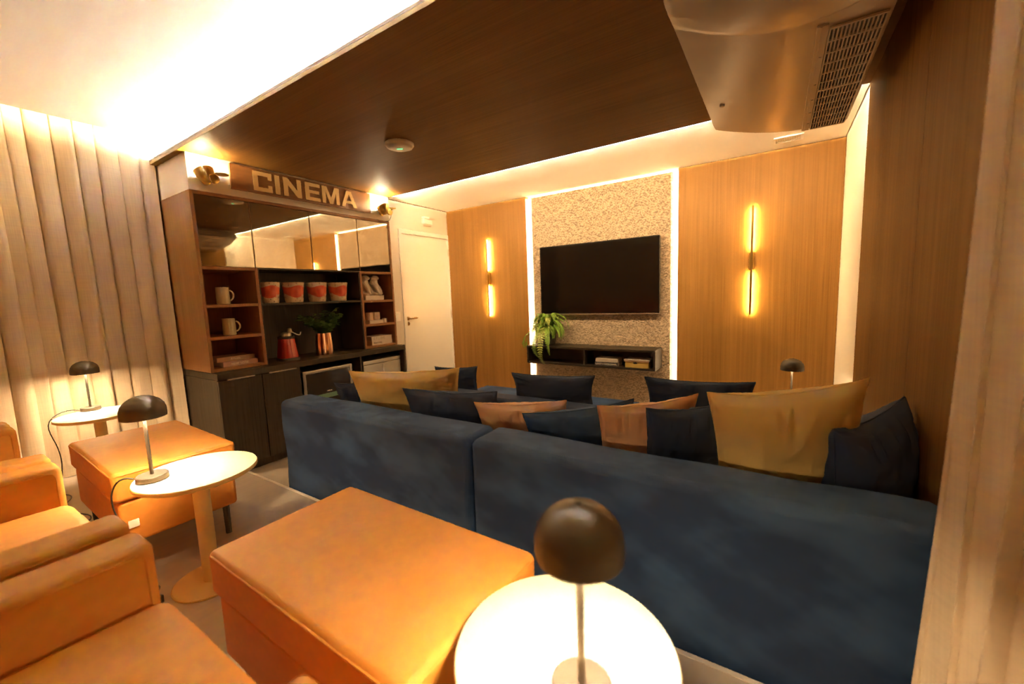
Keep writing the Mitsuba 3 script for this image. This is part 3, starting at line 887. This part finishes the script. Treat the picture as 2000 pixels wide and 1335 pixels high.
# wall lights -----------------------------------------------------------
def wall_light(x, z0, z1, label):
    t = thing('wall_light', label, 'wall lamp', 'slim brass wall lights on the oak panels')
    y = -0.055
    zc_ = (z0 + z1) / 2
    add(t + '__mount', rbox(x - 0.022, x + 0.022, y - 0.034, y, zc_ - 0.085, zc_ + 0.085, 0.012, 3), 'brass')
    add(t + '__bar', rbox(x - 0.009, x + 0.009, y - 0.050, y - 0.0345, z0, z1, 0.003, 2), 'brass')
    for a, b in ((z0 + 0.01, zc_ - 0.10), (zc_ + 0.10, z1 - 0.01)):
        lamp(t + '__light_strip', box(x - 0.008, x + 0.008, y - 0.034, y - 0.030, a, b), WALL_LAMP, AMBER)
    return t


wall_light(0.702, 1.085, 2.095, 'slim brass wall light on the oak panel left of the television')
wall_light(3.712, 1.095, 2.085, 'slim brass wall light on the oak panel right of the television')

# ceiling fittings ------------------------------------------------------
t = thing('ceiling_detector', 'round white detector with a green light on the oak ceiling panel', 'detector')
add(t + '__base', move(lathe([(0.098, 0.010), (0.104, 0.018), (0.104, 0.0299)], 48), (1.556, -2.290, ZS - 0.03)), 'white_plastic', 40)
add(t + '__cover', move(lathe([(0.03, -0.006), (0.075, -0.003), (0.094, 0.004), (0.098, 0.0098)], 48), (1.556, -2.290, ZS - 0.03)), 'white_plastic', 40)
lamp(t + '__indicator', move(rbox(-0.022, 0.022, -0.006, 0.006, -0.004, 0.0, 0.001, 1), (1.556, -2.290, ZS - 0.0362), rz=0.6), 0.5, np.array([0.05, 0.9, 0.35]))
t = thing('air_vent', 'small white slotted vent in the ceiling near the right corner', 'vent')
add(t + '__frame', cat(box(3.86, 4.06, -0.40, -0.385, ZC - 0.012, ZC - 0.0005), box(3.86, 4.06, -0.265, -0.25, ZC - 0.012, ZC - 0.0005), box(3.86, 3.872, -0.385, -0.265, ZC - 0.012, ZC - 0.0005), box(4.048, 4.06, -0.385, -0.265, ZC - 0.012, ZC - 0.0005)), 'white_lacquer', False)
for i in range(11):
    x = 3.880 + i * 0.016
    add(t + '__slat', box(x, x + 0.008, -0.385, -0.265, ZC - 0.010, ZC - 0.001), 'white_lacquer', False)

# air conditioner -------------------------------------------------------
t = thing('air_conditioner', 'large white ceiling air conditioner with a slotted intake beside the oak wall', 'air conditioner')
prof = [(4.222, ZS - 0.001), (4.222, 2.268), (4.205, 2.262), (4.04, 2.262), (3.95, 2.268), (3.86, 2.281), (3.76, 2.304), (3.66, 2.334), (3.585, 2.360), (3.552, 2.372), (3.548, 2.380), (3.570, 2.400), (3.600, 2.440), (3.612, ZS - 0.001)]
prof = np.array(prof)
ya, yb = -2.90, -1.395
cen = np.array([3.95, ZS - 0.001])
secs = []
for y, s_ in [(ya, .80), (ya + .006, .90), (ya + .02, .955), (ya + .05, .985), (ya + .10, 1.0), (ya + .4, 1.0), (yb - .4, 1.0), (yb - .10, 1.0), (yb - .05, .99), (yb - .02, .97), (yb - .006, .93), (yb, .86)]:
    q_ = prof.copy()
    q_[:, 1] = cen[1] + (prof[:, 1] - cen[1]) * s_
    e_ = (prof[:, 0] < 3.7)
    q_[e_, 0] = cen[0] + (prof[e_, 0] - cen[0]) * (0.75 + 0.25 * s_)
    secs.append(np.stack([q_[:, 0], np.full(len(q_), y), q_[:, 1]], 1))
n = len(prof)
v = np.vstack(secs)
f = []
for k_ in range(len(secs) - 1):
    a = np.arange(n) + k_ * n
    b = np.roll(np.arange(n), -1) + k_ * n
    f += [np.stack([a, b + n, b], 1), np.stack([a, a + n, b + n], 1)]
c0, c1 = len(v), len(v) + 1
v = np.vstack([v, secs[0].mean(0), secs[-1].mean(0)])
a, b = np.arange(n), np.roll(np.arange(n), -1)
o = (len(secs) - 1) * n
f += [np.stack([a, b, np.full(n, c0)], 1), np.stack([b + o, a + o, np.full(n, c1)], 1)]
body = M(v, np.vstack(f))
trimesh.repair.fix_normals(body)
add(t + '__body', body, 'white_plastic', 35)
gx0, gx1, gy0, gy1, gz = 4.052, 4.207, -2.56, -1.445, 2.2615
add(t + '__grille_back', box(gx0, gx1, gy0, gy1, gz - 0.0015, gz), 'dark_void', False)
slats = [box(gx0 + (gx1 - gx0) * i / 13 - 0.0023, gx0 + (gx1 - gx0) * i / 13 + 0.0023, gy0, gy1, gz - 0.009, gz - 0.0016) for i in range(14)]
ny = 12
bars = [box(gx0, gx1, gy0 + (gy1 - gy0) * i / ny - (0.010 if i == 6 else 0.0042), gy0 + (gy1 - gy0) * i / ny + (0.010 if i in (6, 12) else 0.0042), gz - 0.0095, gz - 0.0016) for i in range(ny + 1)]
k = add(t + '__grille', cat(slats, bars), 'grille_plastic', False)
tell(k, 'slotted intake grille on the underside')
add(t + '__hinge_strip', cat(rbox(4.012, 4.046, gy0 - 0.03, gy1 + 0.02, gz - 0.006, gz + 0.004, 0.002, 1), rbox(4.022, 4.028, gy0 - 0.03, gy1 + 0.02, gz - 0.009, gz - 0.0061, 0.001, 1)), 'white_plastic')
for y in (-2.35, -2.08, -1.90, -1.72, -1.55):
    add(t + '__screw', move(lathe([(0.004, 0), (0.005, 0.003)], 12), (4.037, y, gz - 0.0092)), 'grey_metal')
cap = []
for y, s_ in ((-2.93, .80), (-2.92, .93), (-2.90, .99), (-2.84, 1.03), (-2.78, 1.055), (-2.72, 1.05), (-2.65, 1.03), (-2.615, 1.005), (-2.61, .97)):
    q_ = prof.copy()
    q_[:, 1] = cen[1] + (prof[:, 1] - cen[1]) * s_
    q_[:, 0] = cen[0] + (prof[:, 0] - cen[0]) * min(1.0, s_)
    yy_ = y - 0.09 * np.clip((prof[:, 0] - 3.86) / 0.36, 0, 1) ** 2 * (y > -2.75) - 0.07 * np.clip((3.86 - prof[:, 0]) / 0.30, 0, 1) ** 2 * (y > -2.75)
    cap.append(np.stack([q_[:, 0], yy_, q_[:, 1]], 1))
v = np.vstack(cap)
f = []
for k_ in range(len(cap) - 1):
    a = np.arange(n) + k_ * n
    b = np.roll(np.arange(n), -1) + k_ * n
    f += [np.stack([a, b + n, b], 1), np.stack([a, a + n, b + n], 1)]
c0, c1 = len(v), len(v) + 1
v = np.vstack([v, cap[0].mean(0), cap[-1].mean(0)])
a, b = np.arange(n), np.roll(np.arange(n), -1)
o = (len(cap) - 1) * n
f += [np.stack([a, b, np.full(n, c0)], 1), np.stack([b + o, a + o, np.full(n, c1)], 1)]
body = M(v, np.vstack(f))
trimesh.repair.fix_normals(body)
add(t + '__end_cover', body, 'white_plastic', 50)
add(t + '__outlet', rbox(3.556, 3.600, ya + 0.12, yb - 0.12, 2.398, 2.470, 0.004, 1), 'dark_void')
for i in range(2):
    add(t + '__louvre', move(rbox(-0.003, 0.003, ya + 0.13, yb - 0.13, -0.014, 0.014, 0.002, 1), (3.556, 0, 2.418 + i * 0.030), ry=0.5), 'white_plastic')
add(t + '__sensor', move(lathe([(0.010, 0), (0.013, 0.002), (0.013, 0.014)], 24), (3.640, -1.90, 2.329)), 'grey_metal', 40)

# ------------------------------------------------------------------ sofas
def soft(amount, freq, seed):
    def fn(v, h):
        d = meshkit.noise(v * freq, seed)[:, None] - 0.5
        return v + d * amount * (v / np.maximum(h, 1e-6))
    return fn


SB = 0.752


def sofa_module(x0, x1, label, seed):
    t = thing('sofa_module', label, 'sofa', 'joined modules of the navy sofa')
    add(t + '__backrest', rbox(x0 + 0.002, x1 - 0.002, -3.198, -2.975, 0.03, SB, 0.036, 4, 22, fn=soft(0.012, 5, seed)), 'navy_velvet', 40)
    add(t + '__base', rbox(x0 + 0.006, x1 - 0.006, -2.974, -2.20, 0.03, 0.24, 0.02, 3), 'navy_velvet')
    n_ = 2
    for i in range(n_):
        a = x0 + 0.006 + (x1 - x0 - 0.012) * i / n_
        b = x0 + 0.006 + (x1 - x0 - 0.012) * (i + 1) / n_
        add(t + '__seat_cushion', rbox(a + 0.002, b - 0.002, -2.972, -2.19, 0.242, 0.40, 0.045, 4, 6, 0.02), 'navy_velvet', 40)
    for sx in (x0 + 0.10, x1 - 0.10):
        for sy in (-3.12, -2.28):
            add(t + '__foot', move(lathe([(0.02, 0), (0.024, 0.03)], 16), (sx, sy, 0.0)), 'black_rubber')
    return t


sofa_module(1.284, 2.822, 'navy velvet sofa module with the far end of the long back, nearer the black cabinet', 1)
sofa_module(2.826, 4.322, 'navy velvet sofa module close to the camera, beside the oak wall and the curtain', 2)

t = thing('front_sofa', 'low navy sofa before the television, mostly hidden behind the cushions', 'sofa')
add(t + '__backrest', rbox(1.20, 3.82, -1.88, -1.70, 0.03, 0.535, 0.03, 3, 10), 'navy_velvet_dark')
add(t + '__base', rbox(1.21, 3.81, -1.698, -0.92, 0.03, 0.22, 0.02, 3), 'navy_velvet')
for i in range(3):
    a = 1.21 + 2.60 * i / 3
    add(t + '__seat_cushion', rbox(a + 0.003, a + 2.60 / 3 - 0.003, -1.69, -0.90, 0.222, 0.37, 0.04, 4, 6, 0.02), 'navy_velvet', 40)
for sx in (1.32, 3.7):
    for sy in (-1.80, -1.0):
        add(t + '__foot', move(lathe([(0.02, 0), (0.024, 0.03)], 16), (sx, sy, 0.0)), 'black_rubber')


# cushions ----------------------------------------------------------------
def cushion_mesh(wd, ht, th, seed, wrinkle=1.0, n=44):
    """Cushion in the xz plane, standing on z = 0, thickness along y."""
    g = np.linspace(-1, 1, n)
    U, V = np.meshgrid(g, g, indexing='ij')
    pin = 0.10
    Xc = wd / 2 * U * (1 - pin * (1 - V ** 2) * np.abs(U) ** 3)
    Zc = ht / 2 * V * (1 - pin * (1 - U ** 2) * np.abs(V) ** 3)
    prof_ = (np.clip(1 - np.abs(U) ** 2.6, 0, 1) * np.clip(1 - np.abs(V) ** 2.6, 0, 1)) ** 0.52
    P_ = np.stack([U * 3.1, V * 3.1, 0 * U], -1)
    out = []
    for s_ in (-1, 1):
        wr = np.zeros_like(U)
        r_ = np.random.default_rng(seed * 7 + s_ + 3)
        for _ in range(26):
            side = r_.integers(0, 4)
            c_ = r_.uniform(-0.9, 0.9)
            wdt = r_.uniform(0.025, 0.06)
            dep = r_.uniform(0.008, 0.020)
            slope = r_.uniform(-0.25, 0.25) - c_ * 0.35
            e_ = [1 - U, 1 + U, 1 - V, 1 + V][side]
            along = [V, V, U, U][side] - c_ - slope * e_
            wr -= dep * np.exp(-(along / wdt) ** 2) * np.exp(-((e_ - 0.22) / 0.22) ** 2)
        wr += (meshkit.fbm(P_ * 1.3, 3, seed + s_) - 0.5) * 0.03
        out.append(s_ * (th / 2 * prof_ + wrinkle * wr * prof_ ** 0.8 + 0.004))
    sag = 0.05 * ht * (1 - ((V + 1) / 2)) * 0
    va = np.stack([Xc, out[0], Zc + ht / 2 + sag], -1).reshape(-1, 3)
    vb = np.stack([Xc, out[1], Zc + ht / 2 + sag], -1).reshape(-1, 3)
    idx = np.arange(n * n).reshape(n, n)
    q = np.stack([idx[:-1, :-1], idx[1:, :-1], idx[1:, 1:], idx[:-1, 1:]], -1).reshape(-1, 4)
    q2 = q[:, ::-1] + n * n
    rim = np.concatenate([idx[:, 0], idx[-1, 1:], idx[-2::-1, -1], idx[0, -2:0:-1]])
    rn = np.roll(rim, -1)
    q3 = np.stack([rim + 0, rim + n * n, rn + n * n, rn], 1)
    f = np.vstack([q, q2, q3])
    m = M(np.vstack([va, vb]), np.vstack([f[:, [0, 1, 2]], f[:, [0, 2, 3]]]))
    return m, np.vstack([va[rim], va[rim[:1]]]) + np.array([0, 0.004, 0])


def cushion(label, mat, wd, ht, th, loc, rz=0.0, rx=0.0, ry=0.0, seed=1, wrinkle=1.0):
    t = thing('cushion', label, 'cushion', None)
    m, rim = cushion_mesh(wd, ht, th, seed, wrinkle)
    seam = tube(rim, 0.0032, 6)
    R = trimesh.transformations.euler_matrix(rx, ry, 0, 'sxyz')
    for part, mm, sm in (('cover', m, True), ('piping', seam, True)):
        mm.apply_transform(R)
        add(t + '__' + part, move(mm, loc, rz=rz), mat, sm)
    return t


SZ = 0.405
NV, NS, MU, TA = 'navy_velvet', 'navy_velvet_dark', 'mustard_velvet', 'tan_velvet'
cushion('small navy cushion leaning behind the left mustard cushion, beside the minibar', NS, 0.241, 0.422, .11, (1.392, -2.628, SZ), .35, .36, -.07, 1)
cushion('wide mustard cushion at the left end of the sofa back', MU, 0.690, 0.562, .18, (1.907, -2.628, SZ), .527, .36, 0, 2)
cushion('dark navy cushion leaning right of the left mustard cushion', NS, 0.579, 0.462, .16, (2.313, -2.647, SZ), .32, .36, .007, 3)
cushion('tan cushion in the middle of the sofa, over the seam', TA, 0.487, 0.442, .16, (2.798, -2.628, SZ), .325, .36, -.05, 4)
cushion('navy cushion between the two tan cushions', NV, 0.514, 0.468, .14, (3.123, -2.647, SZ), .541, .36, -.108, 5)
cushion('tan cushion left of the square navy cushion', TA, 0.415, 0.543, .13, (3.421, -2.647, SZ), .569, .36, -.085, 6)
cushion('square navy cushion tucked behind the right mustard cushion', NS, 0.328, 0.535, .11, (3.569, -2.638, SZ), .549, .36, -.061, 7)
cushion('big mustard cushion at the right end of the sofa back', MU, 0.461, 0.673, .20, (3.964, -2.667, SZ), .277, .36, -.13, 8)
cushion('dark navy cushion in the corner against the oak wall', NS, .42, .53, .19, (4.205, -2.70, SZ), 1.0, .05, -.11, 9)
FZ = 0.385
cushion('navy cushion standing on the front sofa below the console', NS, .70, .33, .13, (2.40, -1.575, FZ), .20, .12, 0.0, 10)
cushion('navy cushion standing on the front sofa below the stone panel', NS, .675, .375, .13, (3.49, -1.560, FZ), .08, .12, -.01, 11)
cushion('navy cushion at the left end of the front sofa', NS, .42, .325, .13, (1.37, -1.57, FZ), .40, .12, 0.0, 12)
# ------------------------------------------------------------------ armchairs, ottomans, tables, lamps on the platform


def leather_box(x0, x1, y0, y1, z0, z1, r, sub=8, crown=0.0, seed=1, amt=0.010):
    return rbox(x0, x1, y0, y1, z0, z1, r, 4, sub, crown, fn=soft(amt, 9, seed))


def seam_loop(x0, x1, y0, y1, z, r=0.0042):
    c_ = 0.03
    pts = []
    for cx_, cy_, a0 in ((x1 - c_, y1 - c_, 0), (x0 + c_, y1 - c_, 90), (x0 + c_, y0 + c_, 180), (x1 - c_, y0 + c_, 270)):
        for a in np.radians(np.linspace(a0, a0 + 90, 6)):
            pts.append((cx_ + c_ * math.cos(a), cy_ + c_ * math.sin(a), z))
    pts.append(pts[0])
    return tube(pts, r, 6)


def armchair():
    t = thing('armchair', 'caramel leather armchair nearest the camera, at the lower left', 'armchair', 'caramel leather armchairs in a row')
    W, D = 0.80, 0.86          # origin: left front corner on the platform; body runs to -y
    for a in (0.0, W - 0.105):
        add(t + '__arm', leather_box(a, a + 0.105, -D, 0.0, 0.16, 0.660, 0.020, 8, 0, 2, 0.003), 'caramel_leather', 40)
        for xx_ in (a + 0.0015, a + 0.1035):
            add(t + '__piping', tube([(xx_, -D + 0.02, 0.640), (xx_, -0.035, 0.640), (xx_, -0.022, 0.636), (xx_, -0.018, 0.622), (xx_, -0.018, 0.18)], 0.0034, 6), 'caramel_leather', True)
    add(t + '__seat_frame', leather_box(0.106, W - 0.106, -D + 0.05, -0.010, 0.16, 0.335, 0.02, 4, 0, 3, 0.004), 'caramel_leather', 40)
    add(t + '__seat_cushion', leather_box(0.110, W - 0.110, -D + 0.22, 0.012, 0.338, 0.535, 0.034, 12, 0.012, 4, 0.005), 'caramel_leather', 40)
    add(t + '__backrest', leather_box(0.106, W - 0.106, -D, -D + 0.16, 0.336, 0.88, 0.035, 8, 0, 5), 'caramel_leather', 40)
    add(t + '__back_cushion', move(leather_box(0.114, W - 0.114, -0.08, 0.07, 0.0, 0.42, 0.05, 10, 0, 6), (0, -D + 0.245, 0.552), rx=-0.14), 'caramel_leather', 40)
    for sx in (0.07, W - 0.07):
        for sy in (-0.07, -D + 0.07):
            add(t + '__leg', move(lathe([(0.013, 0), (0.016, 0.165)], 16), (sx, sy, 0)), 'black_metal')
    return t


YA = -4.234
t = armchair()
dup(t, 'caramel leather armchair, second from the camera, behind the near table lamp pole', place((1.824, YA, PF)))
dup(t, 'caramel leather armchair, third from the camera, facing the far ottoman', place((0.974, YA, PF)))
dup(t, 'caramel leather armchair at the far end of the row, beside the curtain', place((0.124, YA, PF)))
labels['armchair_001']['label'] = 'caramel leather armchair second from the camera, facing the table with the middle lamp'
shift_thing(t, place((2.678, YA, PF)))


def ottoman():
    t = thing('ottoman', 'big caramel leather ottoman in the foreground, between the two nearest tables', 'ottoman', 'caramel leather ottomans')
    w2, d2 = 0.406, 0.234
    add(t + '__cushion', leather_box(-w2, w2, -d2, d2, 0.352, 0.482, 0.020, 14, 0.006, 7, 0.004), 'caramel_leather', 40)
    add(t + '__piping', cat(seam_loop(-w2 + .002, w2 - .002, -d2 + .002, d2 - .002, 0.470)), 'caramel_leather', True)
    add(t + '__base', leather_box(-w2 + 0.012, w2 - 0.012, -d2 + 0.012, d2 - 0.012, 0.155, 0.349, 0.018, 8, 0, 8, 0.004), 'caramel_leather', 40)
    for sx in (-w2 + 0.055, w2 - 0.055):
        for sy in (-d2 + 0.055, d2 - 0.055):
            add(t + '__leg', move(lathe([(0.013, 0), (0.015, 0.158)], 16), (sx, sy, 0)), 'black_metal')
    return t


t = ottoman()
o2 = dup(t, 'caramel leather ottoman further away, before the curtain and the far table', place((1.212, -3.824, PF), -0.02))
shift_thing(t, place((2.994, -3.852, PF), -0.01))
k = add(o2 + '__tag', move(cat(rbox(-0.0015, 0.0015, -0.018, 0.018, 0.0, 0.034, 0.0005, 1)), (1.606, -4.012, 0.418), rz=-0.02), 'ink_white')
tell(k, 'small white cloth tag')


def side_table():
    t = thing('side_table', 'round mustard side table in the foreground under the nearest lamp', 'side table', 'round mustard side tables')
    add(t + '__top', lathe([(0.198, 0.474), (0.210, 0.481), (0.210, 0.492), (0.2085, 0.494)], 72), 'mustard_paint', 30)
    add(t + '__lamplit_face', lathe([(0.2080, 0.4942), (0.2080, 0.4955), (0.2070, 0.496)], 72), 'lamplit_mustard', 30)
    add(t + '__pole', lathe([(0.030, 0.012), (0.030, 0.4755)], 28), 'mustard_paint', 30)
    add(t + '__base', lathe([(0.136, 0.0), (0.138, 0.003), (0.138, 0.009), (0.134, 0.012)], 56), 'mustard_paint', 30)
    return t


TABS = [(3.602, -3.868), (1.920, -3.862), (0.185, -3.800)]
t = side_table()
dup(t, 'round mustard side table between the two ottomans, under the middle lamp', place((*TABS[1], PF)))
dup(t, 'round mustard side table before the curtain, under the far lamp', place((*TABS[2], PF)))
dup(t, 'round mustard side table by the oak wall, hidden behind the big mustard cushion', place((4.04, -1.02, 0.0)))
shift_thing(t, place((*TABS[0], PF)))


def table_lamp():
    t = thing('table_lamp', 'lit black dome lamp nearest the camera, on the foreground table', 'table lamp', 'black dome table lamps')
    add(t + '__base', lathe([(0.050, 0.0), (0.051, 0.003), (0.051, 0.020), (0.048, 0.023)], 40), 'lamp_base', 30)
    add(t + '__pole', lathe([(0.0062, 0.0235), (0.0062, 0.279)], 16), 'lamp_pole', 30)
    R = 0.072
    out = [(R * 0.995, 0.254), (R, 0.259), (R, 0.276)] + [(R * math.cos(a), 0.276 + 0.064 * math.sin(a)) for a in np.radians(np.linspace(8, 86, 14))]
    inn = [((R - 0.004) * math.cos(a), 0.275 + 0.060 * math.sin(a)) for a in np.radians(np.linspace(86, 6, 12))] + [(R - 0.004, 0.254)]
    ring = out + inn
    add(t + '__shade', lathe(ring + [ring[0]], 56, caps=False), 'black_metal', 40)
    lamp(t + '__light_disc', lathe([(0.062, 0.262), (0.062, 0.266)], 40), TABLE_LAMP)
    add(t + '__cap_inside', lathe([(0.064, 0.268), (0.064, 0.271)], 40), 'diffuser', 30)
    return t


LZ = PF + 0.496
t = table_lamp()
lamps = [(3.667, -3.935), (1.863, -3.994), (0.005, -3.800)]
dup(t, 'lit black dome lamp on the middle side table, with a thin cord at its base', place((*lamps[1], LZ)))
dup(t, 'lit black dome lamp on the far table before the curtain', place((*lamps[2], LZ)))
dup(t, 'small lit black dome lamp before the right oak panel, rising behind the cushions', place((4.028, -1.0, 0.496)))
scene['table_lamp_003__light_disc']['emitter'] = emit(TABLE_LAMP * 0.35)
shift_thing(t, place((*lamps[0], LZ)))

# cords -------------------------------------------------------------------
x, y = lamps[1]
k = add('lamp_cord', tube(spline([(x - .045, y - .045, LZ + .010), (x - .075, y - .075, LZ + .012), (x - .115, y - .10, LZ - .05), (x - .125, y - .09, LZ - .16), (x - .10, y - .07, LZ - .32), (x - .05, y - .10, PF + .03), (x + .03, y - .13, PF + .006)], 40), 0.0028, 6), 'black_rubber', True)
labels[k] = {'label': 'thin black cord hanging from the middle lamp over the table edge', 'category': 'cord'}
x, y = lamps[2]
k = add('lamp_cord', tube(spline([(x - .02, y - .05, LZ + .008), (x - .01, y - .16, LZ + .006), (x + .02, y - .20, LZ - .03), (x + .03, y - .19, LZ - .16), (x + .03, y - .18, LZ - .36), (x + .08, y - .2, PF + .01), (x + .28, y - .14, PF + .006), (x + .60, y - .12, PF + .006)], 44), 0.0028, 6), 'black_rubber', True)
labels[k] = {'label': 'black cord running down from the far lamp and along the floor by the curtain', 'category': 'cord'}
k = add('lamp_cord', tube(spline([(0.10, -4.02, PF + .006), (0.24, -3.99, PF + .006), (0.42, -4.06, PF + .006), (0.60, -4.00, PF + .006), (0.78, -4.05, PF + .006)], 30), 0.003, 6), 'black_rubber', True)
labels[k] = {'label': 'black cord lying on the floor beside the far ottoman', 'category': 'cord'}
t = thing('power_adapter', 'black power adapter on the floor beside the base of the middle table', 'adapter')
add(t + '__plug', move(rbox(-.022, .022, -.03, .03, 0, .035, .006, 2), (1.895, -4.055, PF), rz=0.5), 'black_rubber')
add(t + '__cord', tube(spline([(1.885, -4.04, PF + .03), (1.86, -4.02, PF + .05), (1.80, -4.03, PF + .02), (1.74, -4.06, PF + .006), (1.66, -4.12, PF + .006)], 24), 0.003, 6), 'black_rubber', True)
